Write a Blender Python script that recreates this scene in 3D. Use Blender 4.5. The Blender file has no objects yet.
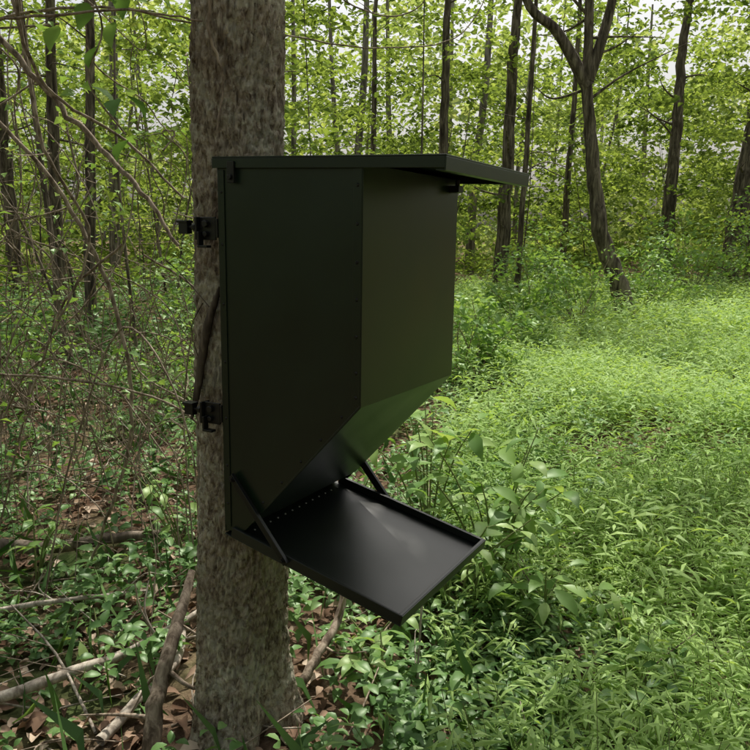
import bpy, bmesh, math
import numpy as np
from mathutils import Matrix, Vector, noise as mnoise

R = np.random.default_rng(11)
scene = bpy.context.scene

# ------------------------------------------------------------------ helpers
def unit(a):
    return a / np.maximum(np.linalg.norm(a, axis=-1, keepdims=True), 1e-9)

def ground_h(x, y):
    x = np.asarray(x, float); y = np.asarray(y, float)
    return (0.030*np.sin(1.3*x+0.7*y)+0.022*np.sin(2.9*x-1.9*y+1.0)+0.012*np.sin(6.1*x+4.3*y)
            + 0.06*np.sin(0.31*x+0.2)*np.sin(0.27*y+1.1) - 0.02)

def patch(x, y, s=1.0, ph=0.0):
    x = np.asarray(x)*s; y = np.asarray(y)*s
    v = (np.sin(1.7*x+0.9*y+ph)+np.sin(-1.1*x+2.3*y+1.7*ph+2)+np.sin(3.7*x+3.1*y+ph*2.3)*.7+np.sin(5.9*x-4.7*y+ph)*.5)/3.2
    return np.clip(v*.5+.5, 0, 1)

class Batch:
    def __init__(s):
        s.v=[]; s.f=[]; s.m=[]; s.r=[]; s.sm=[]; s.n=0
    def add(s, verts, faces, mat=0, rnd=None, smooth=False):
        verts = np.asarray(verts, float).reshape(-1,3); faces=np.asarray(faces,int).reshape(-1,4)
        s.v.append(verts); s.f.append(faces+s.n); s.n+=len(verts)
        s.m.append(np.full(len(faces),mat,int))
        s.r.append(np.zeros(len(faces)) if rnd is None else np.asarray(rnd,float))
        s.sm.append(np.full(len(faces),smooth,bool))
    def build(s, name, mats):
        v=np.concatenate(s.v); f=np.concatenate(s.f)
        me=bpy.data.meshes.new(name)
        me.vertices.add(len(v)); me.vertices.foreach_set('co', v.astype(np.float32).ravel())
        me.loops.add(len(f)*4); me.loops.foreach_set('vertex_index', f.astype(np.int32).ravel())
        me.polygons.add(len(f)); me.polygons.foreach_set('loop_start', np.arange(0,len(f)*4,4,dtype=np.int32))
        me.polygons.foreach_set('material_index', np.concatenate(s.m).astype(np.int32))
        me.update(calc_edges=True)
        me.polygons.foreach_set('use_smooth', np.concatenate(s.sm))
        a=me.attributes.new('rnd','FLOAT','FACE'); a.data.foreach_set('value', np.concatenate(s.r).astype(np.float32))
        for m in mats: me.materials.append(m)
        ob=bpy.data.objects.new(name,me); scene.collection.objects.link(ob)
        return ob

def mixr(rnd,P,s=.9):
    return np.clip(.66*rnd+.34*patch(P[:,0]+.3*P[:,2],P[:,1]+.8*P[:,2],s,4.2),0,1)

def leaves(b, P, D, N, L, W, mat=0, rnd=None, fold=.18, droop=.12, mid=.42, simple=False):
    n=len(P)
    L=np.broadcast_to(L,(n,))[:,None]; W=np.broadcast_to(W,(n,))[:,None]
    D=unit(D); S=unit(np.cross(D,N)); N=unit(np.cross(S,D))
    tip=P+D*L-N*L*droop
    l=P+D*L*mid+S*W*.5+N*W*fold; r=P+D*L*mid-S*W*.5+N*W*fold
    if rnd is None: rnd=R.random(n)
    rnd=mixr(rnd,P)
    if simple:
        V=np.stack([P,r,tip,l],1).reshape(-1,3)
        F=np.arange(n*4).reshape(n,4)
        b.add(V,F,mat,rnd)
    else:
        m=P+D*L*.5+N*L*droop*.25
        V=np.stack([P,r,tip,l,m],1).reshape(-1,3)
        i=np.arange(n)[:,None]*5
        F=np.concatenate([i+np.array([0,1,2,4]), i+np.array([0,4,2,3])],1).reshape(-1,4)
        b.add(V,F,mat,np.repeat(rnd,2))

def broad_leaves(b, P, D, N, L, W, mat=0, rnd=None, fold=.12, droop=.25):
    n=len(P)
    L=np.broadcast_to(L,(n,))[:,None]; W=np.broadcast_to(W,(n,))[:,None]
    D=unit(D); S=unit(np.cross(D,N)); N=unit(np.cross(S,D))
    if rnd is None: rnd=R.random(n)
    st=[(0,.06,0),(.22,.36,.06),(.5,.5,.05),(.78,.32,-.25),(1,.02,-1)]
    rows=[]
    for t,w,dz in st:
        c=P+D*L*t+N*L*droop*dz
        rows+= [c-S*W*w+N*W*fold*(w*2), c, c+S*W*w+N*W*fold*(w*2)]
    V=np.stack(rows,1).reshape(-1,3)
    q=[]
    for k in range(4):
        a=3*k
        q+=[[a,a+1,a+4,a+3],[a+1,a+2,a+5,a+4]]
    i=np.arange(n)[:,None]*15
    F=(i[:,:,None]+np.array(q)[None]).reshape(-1,4)
    b.add(V,F,mat,np.repeat(rnd,8),smooth=True)

def smooth_path(pts, k=6):
    pts=np.asarray(pts,float); n=len(pts)
    e=np.vstack([2*pts[0]-pts[1],pts,2*pts[-1]-pts[-2]])
    out=[]
    for i in range(n-1):
        p0,p1,p2,p3=e[i],e[i+1],e[i+2],e[i+3]
        for t in np.linspace(0,1,k,endpoint=False):
            out.append(.5*((2*p1)+(-p0+p2)*t+(2*p0-5*p1+4*p2-p3)*t*t+(-p0+3*p1-3*p2+p3)*t**3))
    out.append(pts[-1]); return np.array(out)

def tube(b, pts, rad, sides=6, mat=0, rough=0.0, rnd=0.5):
    pts=np.asarray(pts,float); m=len(pts)
    rad=np.broadcast_to(rad,(m,)) if np.ndim(rad)==0 else np.interp(np.linspace(0,1,m),np.linspace(0,1,len(rad)),rad)
    T=unit(np.gradient(pts,axis=0))
    ref=np.array([0.,0,1.]) if abs(T[:,2]).mean()<.7 else np.array([1.,0,0])
    A=unit(np.cross(T,ref)); B=np.cross(T,A)
    th=np.linspace(0,2*np.pi,sides,endpoint=False)
    rr=rad[:,None]*(1+rough*(R.random((m,sides))-.5)*2)
    V=pts[:,None,:]+rr[...,None]*(np.cos(th)[None,:,None]*A[:,None,:]+np.sin(th)[None,:,None]*B[:,None,:])
    i=np.arange(m-1)[:,None]; j=np.arange(sides)[None]
    F=np.stack([i*sides+j, i*sides+(j+1)%sides,(i+1)*sides+(j+1)%sides,(i+1)*sides+j],-1).reshape(-1,4)
    b.add(V.reshape(-1,3),F,mat,np.full(len(F),rnd),smooth=True)

def clumps(b, C, rad, k, L, W, mat=0, flat=.35, tilt=.5, simple=True, rc=None):
    n=len(C); rad=np.broadcast_to(rad,(n,))
    ks=np.maximum(1,(k*(.5+R.random(n))).astype(int))
    idx=np.repeat(np.arange(n),ks); N_=len(idx)
    off=R.normal(size=(N_,3)); off=unit(off)*(R.random((N_,1))**.45)
    off*=rad[idx][:,None]; off[:,2]*=flat
    P=C[idx]+off
    P[:,2]-= (np.linalg.norm(off[:,:2],axis=1)**2)*.12/np.maximum(rad[idx],.3)
    Nn=np.array([0,0,1.])+R.normal(size=(N_,3))*tilt
    a=R.random(N_)*2*np.pi
    D=np.stack([np.cos(a),np.sin(a),-.25+.3*R.normal(size=N_)],1)
    cr=R.random(n) if rc is None else rc
    rnd=np.clip(cr[idx]*.55+R.random(N_)*.45,0,1)
    s=.65+.7*R.random(N_)
    Ls=(np.broadcast_to(L,(n,))[idx])*s; Ws=(np.broadcast_to(W,(n,))[idx])*s
    leaves(b,P,D,Nn,Ls,Ws,mat,rnd,simple=simple)

# ------------------------------------------------------------------ materials
def newmat(name):
    m=bpy.data.materials.new(name); m.use_nodes=True
    nt=m.node_tree; nt.nodes.clear()
    return m, nt, nt.nodes, nt.links

def ramp(nodes, stops):
    r=nodes.new('ShaderNodeValToRGB'); cr=r.color_ramp
    while len(cr.elements)<len(stops): cr.elements.new(.5)
    for e,(p,c) in zip(cr.elements,stops):
        e.position=p; e.color=(*c,1)
    return r

def leaf_mat(name, stops, trans=.45, rough=.45, tint=(1.2,1.15,.55), gloss=.02):
    m,nt,N,L=newmat(name)
    at=N.new('ShaderNodeAttribute'); at.attribute_name='rnd'
    r=ramp(N,stops); L.new(at.outputs['Fac'],r.inputs['Fac'])
    p=N.new('ShaderNodeBsdfDiffuse'); L.new(r.outputs['Color'],p.inputs['Color'])
    t=N.new('ShaderNodeBsdfTranslucent')
    mm=N.new('ShaderNodeMix'); mm.data_type='RGBA'; mm.blend_type='MULTIPLY'; mm.inputs[0].default_value=1
    L.new(r.outputs['Color'],mm.inputs[6]); mm.inputs[7].default_value=(*tint,1); L.new(mm.outputs[2],t.inputs['Color'])
    ms=N.new('ShaderNodeMixShader'); ms.inputs[0].default_value=trans
    L.new(p.outputs[0],ms.inputs[1]); L.new(t.outputs[0],ms.inputs[2])
    last=ms
    if gloss:
        g=N.new('ShaderNodeBsdfGlossy'); g.inputs['Roughness'].default_value=rough; g.inputs['Color'].default_value=(.85,.95,.8,1)
        mg=N.new('ShaderNodeMixShader'); mg.inputs[0].default_value=gloss
        L.new(ms.outputs[0],mg.inputs[1]); L.new(g.outputs[0],mg.inputs[2]); last=mg
    o=N.new('ShaderNodeOutputMaterial'); L.new(last.outputs[0],o.inputs['Surface'])
    return m

def bark_mat(name, c1, c2, c3, scale=18, stretch=.16, bump=.6, lich=None, dist=.01, detail=8):
    m,nt,N,L=newmat(name)
    tc=N.new('ShaderNodeTexCoord'); mp=N.new('ShaderNodeMapping'); mp.inputs['Scale'].default_value=(1,1,stretch)
    L.new(tc.outputs['Object'],mp.inputs['Vector'])
    n1=N.new('ShaderNodeTexNoise'); n1.inputs['Scale'].default_value=scale; n1.inputs['Detail'].default_value=detail; n1.inputs['Roughness'].default_value=.68; n1.inputs['Distortion'].default_value=.5
    L.new(mp.outputs[0],n1.inputs['Vector'])
    r=ramp(N,[(.36,c1),(.5,c2),(.64,c3)]); L.new(n1.outputs['Fac'],r.inputs['Fac'])
    col=r.outputs['Color']
    if lich:
        # grey lichen patches over brown bark
        n2=N.new('ShaderNodeTexNoise'); n2.inputs['Scale'].default_value=15; n2.inputs['Detail'].default_value=9; n2.inputs['Roughness'].default_value=.72
        L.new(tc.outputs['Object'],n2.inputs['Vector'])
        rr=ramp(N,[(.50,(0,0,0)),(.56,(1,1,1))]); L.new(n2.outputs['Fac'],rr.inputs['Fac'])
        ml=N.new('ShaderNodeMath'); ml.operation='MULTIPLY'; ml.inputs[1].default_value=.55; L.new(rr.outputs['Color'],ml.inputs[0])
        mm=N.new('ShaderNodeMix'); mm.data_type='RGBA'; L.new(ml.outputs[0],mm.inputs[0]); L.new(col,mm.inputs[6]); mm.inputs[7].default_value=(*lich,1); col=mm.outputs[2]
        n4=N.new('ShaderNodeTexNoise'); n4.inputs['Scale'].default_value=3.5; n4.inputs['Detail'].default_value=4
        L.new(tc.outputs['Object'],n4.inputs['Vector'])
        r4=ramp(N,[(.35,(.72,.69,.64)),(.65,(1.12,1.12,1.1))]); L.new(n4.outputs['Fac'],r4.inputs['Fac'])
        m4=N.new('ShaderNodeMix'); m4.data_type='RGBA'; m4.blend_type='MULTIPLY'; m4.inputs[0].default_value=1
        L.new(col,m4.inputs[6]); L.new(r4.outputs['Color'],m4.inputs[7]); col=m4.outputs[2]
    p=N.new('ShaderNodeBsdfPrincipled'); p.inputs['Roughness'].default_value=.9; p.inputs['Specular IOR Level'].default_value=.15
    L.new(col,p.inputs['Base Color'])
    bp=N.new('ShaderNodeBump'); bp.inputs['Strength'].default_value=bump; bp.inputs['Distance'].default_value=dist
    L.new(n1.outputs['Fac'],bp.inputs['Height']); L.new(bp.outputs[0],p.inputs['Normal'])
    o=N.new('ShaderNodeOutputMaterial'); L.new(p.outputs[0],o.inputs['Surface'])
    return m

def paint_mat(name, col, rough=.38, bump=.03, spec=.5):
    m,nt,N,L=newmat(name)
    tc=N.new('ShaderNodeTexCoord')
    n=N.new('ShaderNodeTexNoise'); n.inputs['Scale'].default_value=6; n.inputs['Detail'].default_value=6
    L.new(tc.outputs['Object'],n.inputs['Vector'])
    n3=N.new('ShaderNodeTexNoise'); n3.inputs['Scale'].default_value=420; n3.inputs['Detail'].default_value=2
    L.new(tc.outputs['Object'],n3.inputs['Vector'])
    mr=N.new('ShaderNodeMapRange'); mr.inputs[3].default_value=rough-.07; mr.inputs[4].default_value=rough+.12
    L.new(n.outputs['Fac'],mr.inputs[0])
    r=ramp(N,[(.3,tuple(c*.85 for c in col)),(.75,tuple(c*1.25 for c in col))]); L.new(n.outputs['Fac'],r.inputs['Fac'])
    p=N.new('ShaderNodeBsdfPrincipled'); L.new(r.outputs['Color'],p.inputs['Base Color']); L.new(mr.outputs[0],p.inputs['Roughness'])
    p.inputs['Specular IOR Level'].default_value=spec
    bp=N.new('ShaderNodeBump'); bp.inputs['Strength'].default_value=bump; bp.inputs['Distance'].default_value=.002
    L.new(n3.outputs['Fac'],bp.inputs['Height']); L.new(bp.outputs[0],p.inputs['Normal'])
    o=N.new('ShaderNodeOutputMaterial'); L.new(p.outputs[0],o.inputs['Surface'])
    return m

M_grass=leaf_mat('stiltgrass_leaf',[(0,(.11,.21,.055)),(.35,(.26,.41,.12)),(.7,(.38,.53,.19)),(1,(.50,.60,.28))],trans=.42,gloss=.015)
M_herb=leaf_mat('herb_leaf',[(0,(.05,.115,.035)),(.5,(.12,.23,.07)),(1,(.24,.37,.14))],trans=.35,rough=.4,gloss=.025)
M_under=leaf_mat('understory_leaf',[(0,(.045,.075,.02)),(.4,(.14,.21,.055)),(.75,(.30,.40,.12)),(1,(.54,.57,.26))],trans=.5,gloss=0)
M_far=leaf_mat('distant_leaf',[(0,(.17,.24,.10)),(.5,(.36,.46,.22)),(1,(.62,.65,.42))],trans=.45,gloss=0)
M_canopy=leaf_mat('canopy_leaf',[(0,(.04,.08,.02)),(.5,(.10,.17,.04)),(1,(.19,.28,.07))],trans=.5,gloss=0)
M_sap=leaf_mat('sapling_leaf',[(0,(.11,.22,.06)),(.5,(.21,.35,.10)),(1,(.35,.48,.17))],trans=.45,rough=.4,gloss=.025)
M_litter=leaf_mat('dry_leaf',[(0,(.10,.06,.04)),(.4,(.25,.165,.115)),(.75,(.40,.29,.21)),(1,(.55,.45,.35))],trans=.12,rough=.7,tint=(1,.9,.7),gloss=0)
M_bark=bark_mat('grey_brown_bark',(.14,.105,.076),(.41,.345,.27),(.66,.59,.49),scale=70,stretch=.36,bump=1.0,lich=(.70,.69,.57),dist=.02)
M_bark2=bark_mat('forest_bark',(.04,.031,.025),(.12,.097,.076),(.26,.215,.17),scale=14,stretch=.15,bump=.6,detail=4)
M_bark3=bark_mat('haze_lightened_bark',(.10,.088,.074),(.22,.19,.16),(.36,.32,.275),scale=10,stretch=.15,bump=.4,detail=3)  # haze over the far trunks is put into this lighter bark colour
M_vine=bark_mat('vine_bark',(.10,.075,.055),(.24,.19,.145),(.40,.33,.26),scale=40,stretch=.4,bump=.4,dist=.003,detail=3)
M_dead=bark_mat('weathered_wood',(.17,.14,.11),(.36,.31,.26),(.55,.50,.42),scale=30,stretch=.5,bump=.4,dist=.004,detail=4)
M_stem=leaf_mat('plant_stem',[(0,(.12,.16,.06)),(1,(.27,.30,.13))],trans=.1,gloss=0)
M_paint=paint_mat('dark_green_powder_coat',(.0042,.0125,.0058),rough=.31,spec=.5)
M_tray=paint_mat('tray_powder_coat',(.0050,.0072,.0060),rough=.36,spec=.55)
M_hard=paint_mat('black_hardware',(.007,.007,.007),rough=.38,spec=.4)
M_zinc=paint_mat('zinc_steel',(.25,.25,.24),rough=.35)

# ------------------------------------------------------------------ world, sun, camera
SUN_EL=math.radians(60)
to_sun_h=np.array([.20,.9798])
w=bpy.data.worlds.new('World'); scene.world=w; w.use_nodes=True
nt=w.node_tree; nt.nodes.clear()
sky=nt.nodes.new('ShaderNodeTexSky'); sky.sky_type='NISHITA'; sky.sun_disc=False
sky.sun_elevation=SUN_EL; sky.sun_rotation=math.atan2(to_sun_h[0],to_sun_h[1])
sky.dust_density=7.0; sky.air_density=1.4; sky.ozone_density=1.0
hs=nt.nodes.new('ShaderNodeHueSaturation'); hs.inputs['Saturation'].default_value=.35
bg=nt.nodes.new('ShaderNodeBackground'); bg.inputs['Strength'].default_value=.15
out=nt.nodes.new('ShaderNodeOutputWorld')
nt.links.new(sky.outputs[0],hs.inputs['Color']); nt.links.new(hs.outputs[0],bg.inputs[0]); nt.links.new(bg.outputs[0],out.inputs[0])
sd=bpy.data.lights.new('sun','SUN'); sd.energy=5; sd.angle=math.radians(.55); sd.color=(1,.95,.84)
so=bpy.data.objects.new('sun',sd); scene.collection.objects.link(so)
ts=Vector((to_sun_h[0]*math.cos(SUN_EL),to_sun_h[1]*math.cos(SUN_EL),math.sin(SUN_EL)))
so.rotation_euler=(-ts).to_track_quat('-Z','Y').to_euler(); so.location=(4,20,30)
cam=bpy.data.cameras.new('camera'); co=bpy.data.objects.new('camera',cam); scene.collection.objects.link(co)
cam.sensor_width=36; cam.lens=36.0; cam.clip_end=1000; cam.clip_start=.05
co.location=(0,0,1.5); co.rotation_euler=(math.radians(90-10.5),0,0)
scene.camera=co
scene.view_settings.view_transform='Standard'; scene.view_settings.look='None'; scene.view_settings.exposure=0

# ------------------------------------------------------------------ ground
def make_ground():
    t=np.linspace(-1,1,241); c=np.sign(t)*(np.abs(t)*6+np.abs(t)**4*240)
    X,Y=np.meshgrid(c,c+4,indexing='xy')
    Z=ground_h(X,Y)
    n=len(t); V=np.stack([X,Y,Z],-1).reshape(-1,3)
    i=np.arange(n-1)[:,None]; j=np.arange(n-1)[None]
    F=np.stack([i*n+j,i*n+j+1,(i+1)*n+j+1,(i+1)*n+j],-1).reshape(-1,4)
    b=Batch(); b.add(V,F,0,smooth=True)
    m,nt,N,L=newmat('forest_floor')
    tc=N.new('ShaderNodeTexCoord')
    n1=N.new('ShaderNodeTexNoise'); n1.inputs['Scale'].default_value=22; n1.inputs['Detail'].default_value=8; n1.inputs['Roughness'].default_value=.7
    n2=N.new('ShaderNodeTexNoise'); n2.inputs['Scale'].default_value=1.1; n2.inputs['Detail'].default_value=4
    for q in (n1,n2): L.new(tc.outputs['Object'],q.inputs['Vector'])
    r1=ramp(N,[(.3,(.035,.024,.016)),(.5,(.12,.08,.055)),(.7,(.25,.18,.12))]); L.new(n1.outputs['Fac'],r1.inputs['Fac'])
    r2=ramp(N,[(.50,(0,0,0)),(.66,(1,1,1))]); L.new(n2.outputs['Fac'],r2.inputs['Fac'])
    mm=N.new('ShaderNodeMix'); mm.data_type='RGBA'; L.new(r2.outputs['Color'],mm.inputs[0]); L.new(r1.outputs['Color'],mm.inputs[6])
    r3=ramp(N,[(.3,(.03,.045,.016)),(.7,(.09,.13,.045))]); L.new(n1.outputs['Fac'],r3.inputs['Fac']); L.new(r3.outputs['Color'],mm.inputs[7])
    p=N.new('ShaderNodeBsdfDiffuse')
    L.new(mm.outputs[2],p.inputs['Color'])
    bp=N.new('ShaderNodeBump'); bp.inputs['Strength'].default_value=.8; bp.inputs['Distance'].default_value=.02
    L.new(n1.outputs['Fac'],bp.inputs['Height']); L.new(bp.outputs[0],p.inputs['Normal'])
    o=N.new('ShaderNodeOutputMaterial'); L.new(p.outputs[0],o.inputs['Surface'])
    b.build('ground',[m])
make_ground()

# ------------------------------------------------------------------ main tree with the feeder
def main_tree():
    b=Batch()
    sides=170; zs=np.linspace(-.15,3.4,620)
    th=np.linspace(0,2*np.pi,sides,endpoint=False)
    cx=lambda z:-.414+.030*z+.006*math.sin(z*2.2); cy=lambda z:2.085+.004*math.sin(z*1.7+1)
    V=np.zeros((len(zs),sides,3))
    for a,z in enumerate(zs):
        base=.121+.045*math.exp(-max(z,0)/.16)+.004*math.sin(z*2.6)-.002*z
        for k,t in enumerate(th):
            c,s=math.cos(t),math.sin(t)
            fl=math.exp(-max(z,0)/.14)*.05*(math.sin(t*3+.8)+.6*math.sin(t*5+2))
            wv=mnoise.noise(Vector((c*2.5,s*2.5,z*5)))*.8
            q2=Vector((c*7+wv,s*7+wv,z*10))
            rid=abs(mnoise.noise(q2*1.2)); rid2=abs(mnoise.noise(q2*2.6+Vector((3,1,2))))
            d=.009*min(rid*2.6,.6)+.010*min(rid2*2.2,.6)+.004*mnoise.noise(Vector((c*20,s*20,z*60)))+.006*mnoise.noise(Vector((c*1.3,s*1.3,z*2.1)))
            r=base+fl+d*1.3-.007
            V[a,k]=(cx(z)+r*c,cy(z)+r*s,z)
    m=len(zs); i=np.arange(m-1)[:,None]; j=np.arange(sides)[None]
    F=np.stack([i*sides+j,i*sides+(j+1)%sides,(i+1)*sides+(j+1)%sides,(i+1)*sides+j],-1).reshape(-1,4)
    b.add(V.reshape(-1,3),F,0,smooth=True)
    top=smooth_path([(cx(3.35),2.085,3.35),(-.3,2.1,5.5),(-.25,2.2,8),(-.3,2.2,11)],5)
    tube(b,top,[.122,.11,.09,.04],20,0,.04)
    C=[]  # out-of-view boughs added on the sun side to keep the feeder shaded
    for tgt in [(.3,4.0,5.9),(.8,4.6,6.5),(.1,4.7,7.2),(-.5,4.3,6.6),(.6,3.6,5.4),(-.2,3.9,6.2),(1.0,5.2,7.6),(.4,5.3,8.0),(.95,4.3,5.7),(1.15,4.9,6.6),(.7,4.1,5.3)]:
        p=np.array([-.3,2.12,tgt[2]-.9]); e=np.array(tgt)
        tube(b,smooth_path([p,(p+e)/2+[0,0,.25],e],4),[.035,.02,.006],6,0)
        C+= [e, p*.35+e*.65+R.normal(size=3)*.1, e+R.normal(size=3)*.22]
    C=np.array(C)
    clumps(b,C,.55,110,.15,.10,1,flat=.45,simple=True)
    C=[]
    for q in range(7):
        z0=6.6+q*.55; a=q*2.4+R.random(); l=1.9-.08*q
        p=np.array([-.3,2.15,z0]); e=p+np.array([math.cos(a)*l,math.sin(a)*l,.7+.5*R.random()])
        tube(b,smooth_path([p,(p+e)/2+[0,0,.25],e],4),[.035,.02,.006],6,0)
        for t in (.55,.8,1.0): C.append(p*(1-t)+e*t+R.normal(size=3)*.15+[0,0,.15])
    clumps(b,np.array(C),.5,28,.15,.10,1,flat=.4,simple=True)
    b.build('hardwood_tree',[M_bark,M_canopy])
main_tree()

# ------------------------------------------------------------------ feeder
feeder=bpy.data.objects.new('deer_feeder',None); scene.collection.objects.link(feeder)
feeder.empty_display_size=.2
piv=Matrix.Translation((-.371,1.8,1.2))
feeder.matrix_world=piv@Matrix.Rotation(.015,4,'Y')@Matrix.Rotation(math.radians(-29.6),4,'Z')@Matrix.Translation((0,0,.3))
DEP,WID=.391,.489

def part(name, bm, mat, bevel=.002, smooth=False):
    me=bpy.data.meshes.new(name); bmesh.ops.recalc_face_normals(bm,faces=bm.faces); bm.to_mesh(me); bm.free()
    me.materials.append(mat)
    if smooth:
        for p in me.polygons: p.use_smooth=True
    ob=bpy.data.objects.new(name,me); scene.collection.objects.link(ob); ob.parent=feeder
    if bevel:
        md=ob.modifiers.new('bevel','BEVEL'); md.width=bevel; md.segments=2; md.limit_method='ANGLE'
    return ob

def prism(bm, prof, y0, y1):
    a=[bm.verts.new((x,y0,z)) for x,z in prof]; c=[bm.verts.new((x,y1,z)) for x,z in prof]
    bm.faces.new(a); bm.faces.new(c[::-1])
    n=len(prof)
    for i in range(n): bm.faces.new([a[i],c[i],c[(i+1)%n],a[(i+1)%n]])

def box(bm, x0,x1,y0,y1,z0,z1, mat=None):
    vs=bmesh.ops.create_cube(bm,size=1)['verts']
    for v in vs:
        v.co=Vector(((x0+x1)/2+v.co.x*(x1-x0),(y0+y1)/2+v.co.y*(y1-y0),(z0+z1)/2+v.co.z*(z1-z0)))
        if mat is not None: v.co=mat@v.co
    return vs

def cyl(bm, p0,p1,r,seg=16,r2=None):
    p0=Vector(p0);p1=Vector(p1); d=p1-p0
    M=Matrix.Translation((p0+p1)/2)@d.to_track_quat('Z','Y').to_matrix().to_4x4()
    bmesh.ops.create_cone(bm,cap_ends=True,segments=seg,radius1=r,radius2=r if r2 is None else r2,depth=d.length,matrix=M)

T=.003
bm=bmesh.new()
side=[(0,.168),(DEP,.153),(DEP,-.366),(.062,-.722),(0,-.736)]
prism(bm,side,0,T); prism(bm,side,WID-T,WID)
part('side_panels',bm,M_paint,.001)
bm=bmesh.new()
prism(bm,[(DEP-T,.153),(DEP+.0015,.153),(DEP+.0015,-.3665),(.085,-.6995),(.083,-.695),(DEP-T,-.363)],-.0015,WID+.0015)
part('front_and_slope_panel',bm,M_paint,.0012)
bm=bmesh.new(); box(bm,-.003,0,-.001,WID+.001,-.736,.17); box(bm,.004,DEP-.006,.004,WID-.004,.12,.123)
part('back_panel',bm,M_paint,.001)
bm=bmesh.new()
box(bm,DEP-.022,DEP-.0005,-.003,-.0016,-.36,.150)
box(bm,DEP-.022,DEP-.0005,WID+.0016,WID+.003,-.36,.150)
box(bm,.0015,.018,-.003,-.0002,-.72,.150)
part('corner_flanges',bm,M_paint,.0006)
bm=bmesh.new()
for z in (.11,.03,-.05,-.13,-.21,-.29,-.345):
    cyl(bm,(DEP-.011,-.003,z),(DEP-.011,-.0060,z),.0042,10,.0024)
for z in (.10,-.02,-.16,-.30,-.44,-.56,-.66):
    cyl(bm,(.010,-.003,z),(.010,-.0055,z),.0035,10,.002)
for t in np.linspace(.12,.85,5):
    x=DEP*(1-t)+.085*t; z=-.366*(1-t)-.70*t
    cyl(bm,(x-.012,0,z+.012),(x-.012,-.003,z+.012),.0035,10,.002)
part('rivets',bm,M_hard,0)
bm=bmesh.new()
ang=math.atan2(.016,.581)
LM=Matrix.Translation((0,0,.1805))@Matrix.Rotation(ang,4,'Y')
box(bm,-.012,.583,-.008,WID+.008,-.004,0,LM)
box(bm,.5805,.583,-.008,WID+.008,-.031,-.004,LM)
box(bm,-.012,.5805,-.008,-.0055,-.026,-.004,LM)
box(bm,-.012,.5805,WID+.0055,WID+.008,-.026,-.004,LM)
box(bm,.5605,.5805,-.0055,WID+.0055,-.031,-.0285,LM)
part('lid',bm,M_paint,.001)
bm=bmesh.new()
box(bm,.036,.056,-.013,-.0085,.120,.168); cyl(bm,(.046,-.013,.133),(.046,-.019,.133),.006,12)
box(bm,DEP+.003,DEP+.03,WID-.06,WID-.03,.118,.135); cyl(bm,(DEP+.02,WID-.045,.135),(DEP+.02,WID-.045,.150),.006,12)
part('lid_catches',bm,M_hard,.001)
bm=bmesh.new()
ta=math.radians(12.4)
TM=Matrix.Translation((.002,0,-.738))@Matrix.Rotation(ta,4,'Y')
TL=.516
box(bm,0,TL,-.008,WID+.008,-.003,0,TM)
box(bm,TL-.003,TL,-.008,WID+.008,0,.024,TM)
box(bm,.02,TL-.003,-.008,-.0055,0,.024,TM)
box(bm,.02,TL-.003,WID+.0055,WID+.008,0,.024,TM)
box(bm,TL-.011,TL-.003,-.0055,WID+.0055,.0215,.024,TM)
box(bm,.02,TL-.011,-.0055,.0025,.0215,.024,TM)
box(bm,.02,TL-.011,WID-.0025,WID+.0055,.0215,.024,TM)
part('tray',bm,M_tray,.001)
bm=bmesh.new()
for i in range(20):
    y0=.004+i*(WID-.008)/20
    cyl(bm,(.016,y0+.0012,-.733),(.016,y0+(WID-.008)/20-.0012,-.733),.0048,10)
part('hinge_knuckles',bm,M_hard,0,True)
bm=bmesh.new()
for i in range(14):
    y=.03+i*.033
    p=TM@Vector((.040,y,.0005)); q=TM@Vector((.040,y,.002)); cyl(bm,p,q,.0028,10,.002)
part('hinge_rivets',bm,M_zinc,0)
def strut(name,y,s0,z0,xt):
    a=Vector((s0,y,z0)); e=TM@Vector((xt,y,.012))
    d=(e-a); L_=d.length; u=d.normalized(); a=a-u*.012; L_+=.024
    bm=bmesh.new()
    n=Vector((0,1,0)); s=u.cross(n)
    Mx=Matrix((( u.x,n.x,s.x,a.x),(u.y,n.y,s.y,a.y),(u.z,n.z,s.z,a.z),(0,0,0,1)))
    box(bm,0,L_,-.0015,.0015,-.011,.011,Mx)
    sg=-1 if y<.2 else 1
    box(bm,0,L_,min(0,sg*.009),max(0,sg*.009),.009,.011,Mx)
    part(name,bm,M_hard,.001)
    bm=bmesh.new()
    for p in (a+u*.012,e):
        cyl(bm,p+Vector((0,sg*.002,0)),p+Vector((0,sg*.008,0)),.0075,6); cyl(bm,p+Vector((0,sg*.008,0)),p+Vector((0,sg*.013,0)),.004,10)
    part(name+'_bolts',bm,M_hard,.0006)
strut('tray_strut_near',-.0105,.036,-.59,.187)
strut('tray_strut_far',WID+.0105,.036,-.59,.187)
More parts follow.
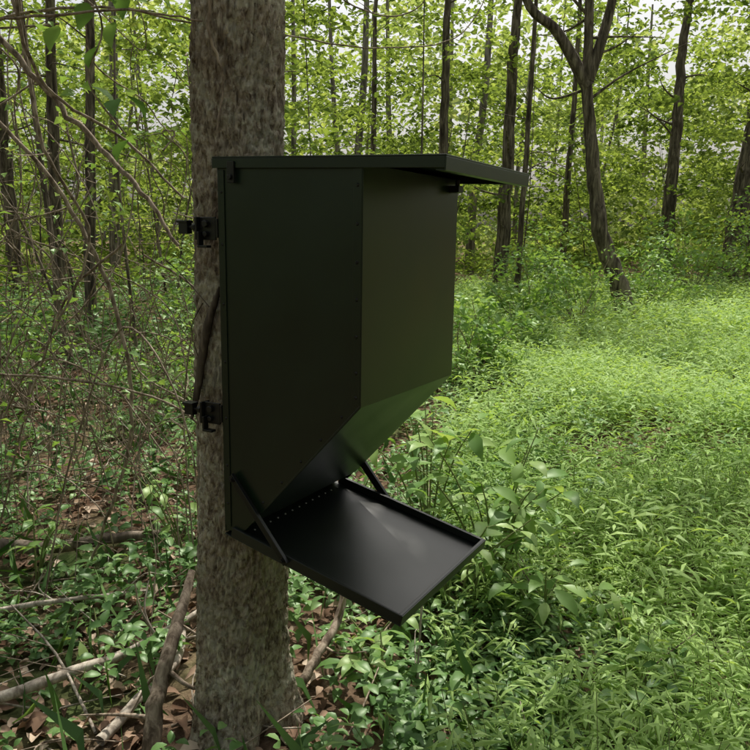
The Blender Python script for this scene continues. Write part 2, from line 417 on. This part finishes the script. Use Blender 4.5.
for nm,z in (('upper',.018),('lower',-.432)):
    bm=bmesh.new()
    box(bm,-.010,-.0035,-.004,WID+.004,z-.022,z+.022)
    for y in (-.004,WID-.004):
        box(bm,-.058,-.010,y,y+.006,z-.028,z+.026)
        box(bm,-.064,-.058,y-.012,y+.020,z-.028,z+.026)
        sg=-1 if y<0 else 1; yy=y+(0 if y<0 else .006)
        cyl(bm,(-.036,yy,z+.010),(-.036,yy+sg*.010,z+.010),.009,6)
        cyl(bm,(-.036,yy,z-.014),(-.036,yy+sg*.010,z-.014),.007,6)
        box(bm,-.052,-.046,yy+min(0,sg*.018),yy+max(0,sg*.018),z-.040,z-.008)
        box(bm,-.052,-.022,yy+min(0,sg*.018),yy+max(0,sg*.018),z-.046,z-.040)
    part(nm+'_bracket',bm,M_hard,.0015)
    bm=bmesh.new()
    for y in (.0,WID-.0):
        cyl(bm,(-.10,y,z+.002),(-.050,y,z+.002),.0045,10)
        box(bm,-.122,-.094,y-.009,y+.009,z-.014,z+.018)
        box(bm,-.126,-.092,y-.012,y+.012,z+.012,z+.018)
        cyl(bm,(-.082,y,z+.002),(-.072,y,z+.002),.010,6)
    part(nm+'_clamp_bolts',bm,M_hard,.0015)

# ------------------------------------------------------------------ background trees
def forest_tree(name, path, r0, height_extra=5.0, limbs=9, crown_k=60, leafL=.24, crown_z=None, low=5, mat=M_bark2):
    b=Batch()
    path=np.array(path,float); path[0,2]-=.15
    last=path[-1]; dirn=unit(path[-1]-path[-2]); dirn=unit(dirn*np.array([.5,.5,1]))
    pts=np.vstack([path, last+dirn*height_extra*.5+R.normal(size=3)*.15, last+dirn*height_extra+R.normal(size=3)*.3])
    sp=smooth_path(pts,7)
    rr=np.linspace(1,.22,len(sp))*r0; rr[0]*=1.5; rr[1]*=1.18
    sp[1:-1,:2]+=R.normal(size=(len(sp)-2,2))*r0*.08
    tube(b,sp,rr,14,0,.07)
    H=sp[-1,2]; cz=crown_z if crown_z else H*.5
    C=[]
    zi=sp[:,2]
    for q in range(limbs):
        z0=cz+(H-cz)*(q/limbs)*.95
        k=min(np.searchsorted(zi,z0),len(sp)-1); p=sp[k]
        a=q*2.4+R.random()*1.2; l=(2.6-1.6*(z0-cz)/max(H-cz,.1))*(.7+.5*R.random())
        e=p+np.array([math.cos(a)*l,math.sin(a)*l,l*(.25+.4*R.random())])
        md=(p+e)/2+R.normal(size=3)*.2+[0,0,.2]
        tube(b,smooth_path([p,md,e],4),[rr[k]*.45,rr[k]*.28,.012],6,0)
        for t in (.55,.8,1.0):
            c=p*(1-t)+e*t+R.normal(size=3)*.3
            C.append(c)
            if R.random()<.5: tube(b,[p*(1-t)+e*t, c+R.normal(size=3)*.4],[.014,.005],4,0)
    clumps(b,np.array(C),.8,crown_k,leafL,leafL*.6,1,flat=.45)
    for q in range(low):
        z0=1.6+R.random()*max(cz-1.6,.5); k=min(np.searchsorted(zi,z0),len(sp)-1); p=sp[k]
        a=R.random()*6.28; l=.5+1.3*R.random()
        e=p+np.array([math.cos(a)*l,math.sin(a)*l,(R.random()-.3)*l])
        tube(b,smooth_path([p,(p+e)/2+R.normal(size=3)*.12,e],4),[r0*.16,r0*.1,.006],5,0)
    return b.build(name,[mat,M_canopy])

forest_tree('oak_tree',[(4.72,13.9,0),(4.45,13.9,.75),(4.08,13.9,1.7),(3.9,14,3.0),(3.75,14,4.3)],.19,4.2,7,18,crown_z=6.5,low=7)
b=Batch(); tube(b,smooth_path([(3.77,14,4.1),(3.2,14,5.0),(2.6,14,5.6),(2.2,14,7.5)],6),[.12,.09,.07,.03],10,0,.05)
tube(b,smooth_path([(3.77,14,4.2),(4.1,14,5.4),(4.3,14,7.0)],6),[.11,.08,.03],10,0,.05)
fork=b.build('fork_limbs',[M_bark2]); fork.parent=bpy.data.objects['oak_tree']

def straight(name,x,y,r,lean=(0,0),**k):
    H=7
    forest_tree(name,[(x,y,0),(x+lean[0]*.3,y+lean[1]*.3,2.2),(x+lean[0]*.65,y+lean[1]*.6,4.6),(x+lean[0],y+lean[1],H)],r,6.5,**k)

known=[(8.6,22.5,.22,(.1,0)),(10.0,21.5,.30,(.7,.2)),(11.3,22.5,.26,(-.3,0)),(1.5,18,.14,(.15,0)),(3.4,20.5,.21,(.2,0)),
       (3.1,16.5,.07,(.25,0)),(5.9,24,.12,(.2,0)),
       (-4.4,11.5,.09,(.5,0)),(-5.9,14,.13,(.3,0)),(-2.3,17,.11,(.3,0)),(-7.6,16,.16,(0,0)),
       (-.1,22,.11,(.1,0)),(-2.2,9.2,.03,(.35,0)),(-3.4,8.2,.035,(-.4,0)),
       (14.6,21,.22,(0,0)),(-11,14,.2,(.2,0))]
for x,y,r,ln in known:
    straight('forest_tree',x,y,r,ln,limbs=7,crown_k=18,crown_z=7.5,low=6 if r>.1 else 9)
for x,y,r in [(-3.5,-3.5,.16),(2.2,-5,.2),(-1,-7.5,.22),(6.5,-4,.18),(-7,-1,.2),(-6.5,4.5,.15)]:
    straight('forest_tree',x,y,r,(R.normal()*.3,R.normal()*.3),limbs=7,crown_k=18,crown_z=6.5,low=4)
b=Batch()
for q in range(46):
    y=27+R.random()*32; x=(R.random()-.5)*2*(y*.75+4); r=.06+.13*R.random()
    ln=R.normal()*.9
    tube(b,smooth_path([(x,y,-.1),(x+ln*.3+R.normal()*.1,y,4),(x+ln*.7,y,8),(x+ln,y,15)],3),[r*1.2,r,r*.8,r*.3],8,0)
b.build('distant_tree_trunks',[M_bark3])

# ------------------------------------------------------------------ understory foliage
def in_meadow(x,y): return (x>.1*y+.15)&(y<20.5)&(x<16)
b=Batch()
n=3000
y=10+R.random(n)**.85*30; x=(R.random(n)-.5)*2*(y*.72+4); z=.4+R.random(n)**1.2*10.0
keep=~(in_meadow(x,y)&(y<19))
keep&=~((x>-1)&(y<12.5))
keep&=(patch(x*.5+z*.35,y*.5+z*.6,1.0,.7)>.40)
keep&=~((x<0)&(z<5)&(R.random(n)<.30))
keep&=~((z>4.5)&(R.random(n)<.15))
keep&=(z<2.5+.30*y)
C=np.stack([x,y,z],1)[keep]
sz=.08+.0048*C[:,1]
clumps(b,C,.5+.022*C[:,1],66,sz,sz*.66,0,flat=.28,tilt=.5)
for q in range(90):
    y0=8+R.random()*24; x0=(R.random()-.5)*2*(y0*.7+3)
    if in_meadow(x0,y0): continue
    h=2.5+5*R.random(); ln=R.normal(size=2)*.5
    tube(b,smooth_path([(x0,y0,-.05),(x0+ln[0]*.3+R.normal()*.08,y0,h*.4),(x0+ln[0],y0+ln[1],h)],5),[.022+.012*R.random(),.015,.005],5,1)
b.build('understory_foliage',[M_under,M_bark2])

b=Batch()
n=1050; y=38+R.random(n)*22; x=(R.random(n)-.5)*2*(y*.85+4); z=.3+R.random(n)**1.4*16
C=np.stack([x,y,z],1)
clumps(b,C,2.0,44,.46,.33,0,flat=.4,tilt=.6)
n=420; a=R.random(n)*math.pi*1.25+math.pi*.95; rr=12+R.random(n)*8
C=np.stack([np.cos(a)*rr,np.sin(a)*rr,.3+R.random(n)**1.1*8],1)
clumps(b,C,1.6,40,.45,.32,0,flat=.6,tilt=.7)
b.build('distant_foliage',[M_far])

b=Batch()  # unseen canopy, added to shade the feeder and the ground at left
n=240; x=-14+R.random(n)*13.0; y=-2+R.random(n)*20; z=8+R.random(n)*4.5
keep=(x<-1.8+R.normal(size=n)*.6)&(patch(x,y,.55,1.3)>.40)
C=np.stack([x,y,z],1)[keep]
clumps(b,C,1.1,70,.22,.15,0,flat=.3,tilt=.4)
n=16; C=np.stack([1.5+R.random(n)*9,5.5+R.random(n)*13,8.5+R.random(n)*3],1)  # unseen high clumps added to break the meadow sun into dapples
clumps(b,C,.9,60,.22,.15,0,flat=.3,tilt=.4)
b.build('added_shade_canopy',[M_canopy])

def shrub(name,x,y,h,w,n,L,mat=M_sap,flat=.8):
    b=Batch(); C=[]
    for q in range(n):
        a=R.random()*6.28; rr=w*math.sqrt(R.random())
        e=np.array([x+math.cos(a)*rr,y+math.sin(a)*rr,h*(.35+.65*R.random())*(1-.35*rr/w)])
        p=np.array([x+R.normal()*.05,y+R.normal()*.05,0])
        tube(b,smooth_path([p,(p+e)/2+R.normal(size=3)*.06,e],4),[.010,.006,.003],5,1)
        C.append(e); C.append(p*.35+e*.65+R.normal(size=3)*.08)
    clumps(b,np.array(C),w*.33,22,L,L*.5,0,flat=.5,tilt=.6,simple=False)
    return b.build(name,[mat,M_vine])
for a in [(.95,7.4,1.05,.55,20,.10),(1.7,9.5,.8,.6,14,.10),(2.4,11.8,1.3,.8,18,.11),(3.4,12.6,1.8,.8,18,.11),(5.6,15.5,1.6,1.1,20,.12),(7.6,18,2.6,1.5,30,.13),(9.8,18.8,3.2,1.7,34,.13),
          (12.4,19,3.0,1.6,32,.13),(-.2,7.6,.8,.7,18,.08),(-1.6,6.6,.8,.7,18,.07),(-3.0,6.4,1.2,.8,20,.07),(-2.2,8.8,1.6,.9,22,.08),(.4,10.3,1.6,.7,20,.09),(3.9,17.2,2.2,1.3,26,.12)]:
    shrub('leafy_shrub',*a)

# ------------------------------------------------------------------ meadow
def stilt(b, X, Y, h, nl, L, W, simple):
    n=len(X); Z=ground_h(X,Y)
    a=R.random(n)*6.28; lean=.15+.5*R.random(n)
    T=np.stack([np.cos(a)*lean,np.sin(a)*lean,np.ones(n)],1)
    base=np.stack([X,Y,Z],1)
    cr=np.clip(patch(X,Y,.9,.4)*.6+R.random(n)*.4,0,1)
    for k in range(nl):
        t=(k+.6)/nl
        bend=np.stack([np.cos(a),np.sin(a),-.6*np.ones(n)],1)*(t**2*.25*lean)[:,None]
        P=base+(T*t+bend)*h[:,None]
        az=a+k*np.pi+R.normal(size=n)*.7
        D=np.stack([np.cos(az),np.sin(az),.35+.35*R.normal(size=n)-.2*t],1)
        Nn=np.array([0,0,1.])+R.normal(size=(n,3))*.35
        s=(.7+.6*R.random(n))*(1-.25*abs(t-.6))
        leaves(b,P,D,Nn,L*s,W*s,0,np.clip(cr*.6+.25*t+R.random(n)*.2,0,1),simple=simple,droop=.22,mid=.38)
    return base,T,h

b=Batch()
def region(n,y0,y1,xmax,pw=1.0):
    y=y0+(y1-y0)*R.random(n)**pw; lo=.10*y-.05; x=lo+(xmax(y)-lo)*R.random(n)
    k=(patch(x,y,1.2,2.0)>.31)|(R.random(n)<.2)
    edge=(x-lo)<.5
    k&=~(edge&(R.random(n)<.6*(1-(x-lo)/.5)))
    return x[k],y[k]
x,y=region(7200,1.2,5,lambda y:y*.5+1.7)
h=.10+.24*R.random(len(x)); h*=.45+1.1*patch(x,y,1.5,5)
base,T,h=stilt(b,x,y,h,8,.08,.0125,False)
for i in range(0,len(x),2):
    tube(b,np.array([base[i],base[i]+T[i]*h[i]*.5,base[i]+T[i]*h[i]*.95]),.0012,3,1)
x,y=region(12000,5,10,lambda y:y*.5+2.5)
stilt(b,x,y,(.12+.34*R.random(len(x)))*(.40+1.2*patch(x,y,1.1,5)),7,.09,.017,True)
x,y=region(13500,10,22,lambda y:y*.58+3)
stilt(b,x,y,(.14+.42*R.random(len(x)))*(.40+1.2*patch(x,y,.8,5)),6,.14,.034,True)
x,y=region(2600,2.5,20,lambda y:y*.5+2)
k=patch(x,y,.9,9)>.48; x=x[k]; y=y[k]
h=.38+.35*R.random(len(x)); stilt(b,x,y,h,9,.10,.018,True)
b.build('meadow_grass',[M_grass,M_stem])

# ------------------------------------------------------------------ woodland herbs
def herbs(b,X,Y,h,L,W,nl):
    n=len(X); Z=ground_h(X,Y); base=np.stack([X,Y,Z],1); cr=R.random(n)
    lean=R.normal(size=(n,2))*.25
    L=np.broadcast_to(L,(n,)); W=np.broadcast_to(W,(n,))
    near=Y<4.2
    for k in range(nl):
        t=.35+.65*(k/nl)
        az=k*2.4+cr*6.28+R.normal(size=n)*.4
        P=base+np.stack([lean[:,0]*h*t+np.cos(az)*L*.25,lean[:,1]*h*t+np.sin(az)*L*.25,h*t],1)
        D=np.stack([np.cos(az),np.sin(az),.15+.25*R.normal(size=n)],1)
        Nn=np.array([0,0,1.])+R.normal(size=(n,3))*.3
        s=.6+.7*R.random(n); rn=np.clip(cr*.6+R.random(n)*.4,0,1)
        q=near
        broad_leaves(b,P[q],D[q],Nn[q],(L*s)[q],(W*s)[q],0,rn[q],fold=.14,droop=.22)
        q=~near
        leaves(b,P[q],D[q],Nn[q],(L*s)[q],(W*s)[q],0,rn[q],fold=.12)
b=Batch()
n=5200; y=1.2+R.random(n)**1.3*11; x=-(y*.6+1.8)+R.random(n)*(y*.7+2.6)
k=(patch(x,y,1.7,3.0)>.42)|(R.random(n)<.16); k&=((x+.42)**2+(y-2.08)**2>.06); x=x[k];y=y[k]
herbs(b,x,y,.04+.14*R.random(len(x)),.034+.003*y,.022+.002*y,8)
n=1300; y=1.3+R.random(n)**1.3*10; x=-(y*.6+1.8)+R.random(n)*(y*.7+2.9)
k=(patch(x,y,1.1,6.0)>.5)&((x+.42)**2+(y-2.08)**2>.08); x=x[k];y=y[k]
herbs(b,x,y,.12+.22*R.random(len(x)),.05+.003*y,.026+.002*y,11)
n=800; y=1.6+R.random(n)*3.5; x=.05+R.random(n)*(.25*y)
herbs(b,x,y,.05+.12*R.random(n),.04,.022,7)
# scattered broad-leaved weeds through the clearing
n=420; y=2+R.random(n)*11; x=.1*y+.2+R.random(n)*(y*.42+1.2); k=patch(x,y,1.6,8)>.55; x=x[k]; y=y[k]
herbs(b,x,y,.12+.22*R.random(len(x)),.05+.004*y,.028+.002*y,9)
n=2600; y=9+R.random(n)*20; x=-(y*.65+2)+R.random(n)*(y*.75+2)
herbs(b,x,y,.2+.4*R.random(n),.13,.08,8)
n=900; y=1.3+R.random(n)*7; x=-(y*.6+1.3)+R.random(n)*(y*.65+1.6)
P=np.stack([x,y,ground_h(x,y)],1); D=np.stack([R.normal(size=n)*.5,R.normal(size=n)*.5,np.ones(n)],1)
leaves(b,P,D,R.normal(size=(n,3)),.18+.12*R.random(n),.008,0,droop=.35)
b.build('woodland_herbs',[M_herb])

# ------------------------------------------------------------------ leaf litter and twigs
b=Batch()
n=10000; y=1.1+R.random(n)**1.4*9; x=-(y*.6+1.8)+R.random(n)*(y*.85+3.2)
P=np.stack([x,y,ground_h(x,y)+.004+.02*R.random(n)],1); a=R.random(n)*6.28
D=np.stack([np.cos(a),np.sin(a),R.normal(size=n)*.25],1); Nn=np.array([0,0,1.])+R.normal(size=(n,3))*.35
L_=.035+.045*R.random(n)
broad_leaves(b,P,D,Nn,L_,L_*(.45+.25*R.random(n)),0,fold=.35,droop=.3)
b.build('leaf_litter',[M_litter])
b=Batch()
for q in range(420):
    y0=1.4+R.random()**1.3*8; x0=-(y0*.6+1)+R.random()*(y0*.7+1.8); a=R.random()*6.28; l=.15+.5*R.random()
    z0=float(ground_h(x0,y0)); p=np.array([x0,y0,z0+.012]); d=np.array([math.cos(a)*l,math.sin(a)*l,.03+.25*R.random()**3])
    r=.002+.004*R.random()
    tube(b,smooth_path([p,p+d*.5+R.normal(size=3)*[.03,.03,.008],p+d],3),[r,r*.8,r*.4],5,int(R.random()<.4))
b.build('fallen_twigs',[M_vine,M_dead])

def branch(name,pts,rad,mat,sides=10,k=6,rough=.08):
    b=Batch(); sp=smooth_path(pts,k); sp[1:-1]+=R.normal(size=(len(sp)-2,3))*rad[0]*.12
    tube(b,sp,rad,sides,0,rough)
    for q in range(3):
        i=R.integers(2,len(sp)-2); p=sp[i]; e=p+R.normal(size=3)*.12+[0,0,.08]
        tube(b,smooth_path([p,(p+e)/2+R.normal(size=3)*.02,e],3),[rad[0]*.3,rad[0]*.2,.002],5,0)
    return b.build(name,[mat])
branch('fallen_branch',[(-1.35,2.05,.04),(-1.05,2.25,.07),(-.85,2.4,.08),(-.66,2.65,.10)],[.020,.018,.015,.010],M_dead)
branch('fallen_branch',[(-1.9,3.3,.1),(-1.5,3.25,.09),(-1.2,3.3,.12),(-1.0,3.4,.10)],[.03,.03,.025,.02],M_bark2)
branch('fallen_branch',[(-.82,2.0,.02),(-.74,2.2,.05),(-.69,2.42,.05),(-.75,2.7,.07)],[.018,.016,.014,.01],M_dead)
branch('fallen_branch',[(-1.6,2.7,.05),(-1.2,2.75,.09),(-.95,2.9,.05)],[.012,.01,.006],M_dead)
branch('woody_vine',[(-.66,1.95,-.05),(-.655,2.02,.12),(-.62,2.15,.30),(-.60,2.3,.42)],[.030,.026,.02,.012],M_vine,12)
branch('fallen_branch',[(-.27,2.15,.03),(-.20,2.25,.13),(-.12,2.4,.22),(-.09,2.5,.42)],[.018,.016,.014,.008],M_vine)
branch('dry_stalk',[(.14,2.2,0),(.14,2.21,.18),(.155,2.22,.42),(.15,2.22,.62)],[.004,.004,.0035,.002],M_dead,6)

# ------------------------------------------------------------------ vines at left
b=Batch()
def vine(pts,r,sides=7,mat=0): 
    sp=smooth_path(pts,8); sp[1:-1]+=R.normal(size=(len(sp)-2,3))*r*.35; tube(b,sp,[r,r*.9,r*.6],sides,mat,.08); return sp
vine([(-1.45,2.5,2.42),(-1.15,2.5,2.08),(-.95,2.5,1.85),(-.76,2.45,1.66),(-.62,2.4,1.47)],.010,9)
vine([(-1.3,2.7,2.6),(-1.2,2.7,2.2),(-1.15,2.7,1.8),(-1.05,2.8,1.5),(-1.2,2.8,1.15)],.007)
vine([(-.9,2.3,2.6),(-1.02,2.3,2.2),(-1.0,2.4,1.95),(-.8,2.5,1.8),(-.62,2.5,1.62)],.006)
vine([(-1.5,2.4,1.9),(-1.2,2.5,2.15),(-.85,2.5,2.2),(-.55,2.6,2.17)],.005)
vine([(-1.6,3.0,2.1),(-1.25,3.0,1.7),(-1.05,3.0,1.25),(-1.0,3.0,.75),(-1.15,3.05,.3),(-1.3,3.1,0)],.009)
vine([(-1.2,1.8,2.02),(-.85,1.82,1.985),(-.6,1.84,2.01),(-.40,1.86,1.99)],.0035,6)
vine([(-.37,1.9,2.15),(-.40,1.93,2.0),(-.375,1.95,1.88),(-.395,1.955,1.76)],.004,6)
for q in range(80):
    x0=-2.6+R.random()*1.75; y0=2.4+R.random()*2.3; z0=1.1+R.random()*1.8
    dx=R.normal()*.35; dz=-.4-R.random()*1.1
    p=[np.array([x0,y0,z0])]
    for s in range(4):
        p.append(p[-1]+np.array([dx*.5+R.normal()*.18,R.normal()*.12,dz*.3+R.normal()*.16]))
    p=np.array(p); p[:,2]=np.maximum(p[:,2],.02)
    p[:,0]=np.minimum(p[:,0],-.60)
    vine(p,.002+.0042*R.random()**2,5)
for q in range(60):
    x0=-2.6+R.random()*1.8; y0=2.7+R.random()*2.6; w_=.3+.7*R.random(); hh=.4+1.1*R.random(); a=R.normal()*.5
    p=np.array([(x0,y0,0),(x0+w_*.1,y0+.1,hh*.6),(x0+w_*.45,y0+.2*a,hh),(x0+w_*.85,y0+.3*a,hh*.65),(x0+w_,y0+.3*a,hh*.15)])+R.normal(size=(5,3))*.06
    p[:,0]=np.minimum(p[:,0],-.66)
    vine(p,.0018+.003*R.random(),5)
for q in range(220):
    p=np.array([-3.2+R.random()*2.5,2.8+R.random()*3.2,.15+1.9*R.random()]); d=R.normal(size=3)*[.3,.2,.3]
    if p[0]+abs(d[0])>-.68: continue
    tube(b,smooth_path([p,p+d*.5+R.normal(size=3)*.03,p+d],3),[.0028,.002,.001],4,0)
vine([(-1.1,2.2,2.33),(-.7,2.3,2.28),(-.3,2.5,2.36),(.1,2.6,2.5)],.004,5)
vine([(-.33,2.6,2.5),(-.1,2.8,2.3),(.15,3.0,2.33),(.3,3,2.6)],.003,5)
vine([(-.3,2.5,2.12),(0,2.8,2.15),(.35,3.2,2.3),(.55,3.4,2.7)],.003,5)
n=420
C=np.stack([-2.6+R.random(n)*2.0,2.4+R.random(n)*2.6,.6+R.random(n)*2.0],1)
C[:,0]=np.minimum(C[:,0],-.74)
clumps(b,C,.10,3.5,.04,.026,1,flat=.8,tilt=.6,simple=False)
b.build('tangled_vines',[M_vine,M_sap])
branch('dead_vine',[(-.40,1.945,1.37),(-.435,1.955,1.28),(-.462,1.972,1.18),(-.482,1.985,1.08),(-.50,1.985,1.01)],[.005,.012,.012,.010,.004],M_bark2,7)

# ------------------------------------------------------------------ saplings with large leaves
def sapling(name,x,y,stems,L,nl,spread,h):
    b=Batch(); z=float(ground_h(x,y))
    for s in range(stems):
        a=R.random()*6.28; e=np.array([x+math.cos(a)*spread*(.4+.6*R.random()),y+math.sin(a)*spread*(.4+.6*R.random()),z+h*(.6+.4*R.random())])
        p=np.array([x,y,z]); m=(p+e)/2+np.array([0,0,h*.15])
        sp=smooth_path([p,m,e],5); tube(b,sp,[.005,.004,.002],5,1)
        idx=(np.linspace(.4,1,nl)*(len(sp)-1)).astype(int)
        P=sp[idx]; az=np.arange(nl)*2.4+R.random()*6
        off=np.stack([np.cos(az),np.sin(az),.3+.1*R.normal(size=nl)],1)
        P2=P+off*L*.3
        for i in range(nl): tube(b,[P[i],P2[i]],[.0015,.001],3,1)
        D=np.stack([np.cos(az),np.sin(az),-.1+.25*R.normal(size=nl)],1); Nn=np.array([0,0,1.])+R.normal(size=(nl,3))*.25
        Ls=L*(.7+.5*R.random(nl)); broad_leaves(b,P2,D,Nn,Ls,Ls*.45,0)
    return b.build(name,[M_sap,M_stem])
sapling('hickory_sapling',.50,2.95,10,.13,8,.38,.70)
sapling('hickory_sapling',.32,2.7,6,.10,6,.28,.52)
sapling('hickory_sapling',.62,2.55,6,.11,6,.25,.36)
sapling('hickory_sapling',.25,3.3,8,.13,7,.38,.80)
sapling('broadleaf_seedling',.03,2.2,5,.085,4,.14,.20)
sapling('broadleaf_seedling',-.02,2.45,4,.08,4,.14,.16)
sapling('broadleaf_seedling',-1.0,2.5,3,.07,4,.12,.2)
sapling('broadleaf_seedling',-.85,3.2,5,.08,5,.25,.5)
sapling('broadleaf_seedling',.9,2.4,4,.09,5,.2,.25)
sapling('broadleaf_seedling',-1.5,3.1,5,.08,5,.25,.4)
b=Batch()
C=np.array([(-.83,2.3,2.25),(-.78,2.35,2.12),(-.86,2.35,1.98),(-.76,2.35,1.84),(-.9,2.4,2.4)])
n=14; P=C[R.integers(0,5,n)]+R.normal(size=(n,3))*.05; a=R.random(n)*6.28
broad_leaves(b,P,np.stack([np.cos(a),np.sin(a),-.5+0*a],1),np.array([0,-.3,1.])+R.normal(size=(n,3))*.3,.09,.055,0)
tube(b,smooth_path([(-.95,2.4,2.7),(-.83,2.3,2.25),(-.8,2.35,2.1),(-.85,2.35,1.95),(-.75,2.35,1.8)],5),.003,5,1)
b.build('leafy_vine_sprig',[M_herb,M_vine])
print('FACES', sum(len(o.data.polygons) for o in bpy.data.objects if o.type=='MESH'))
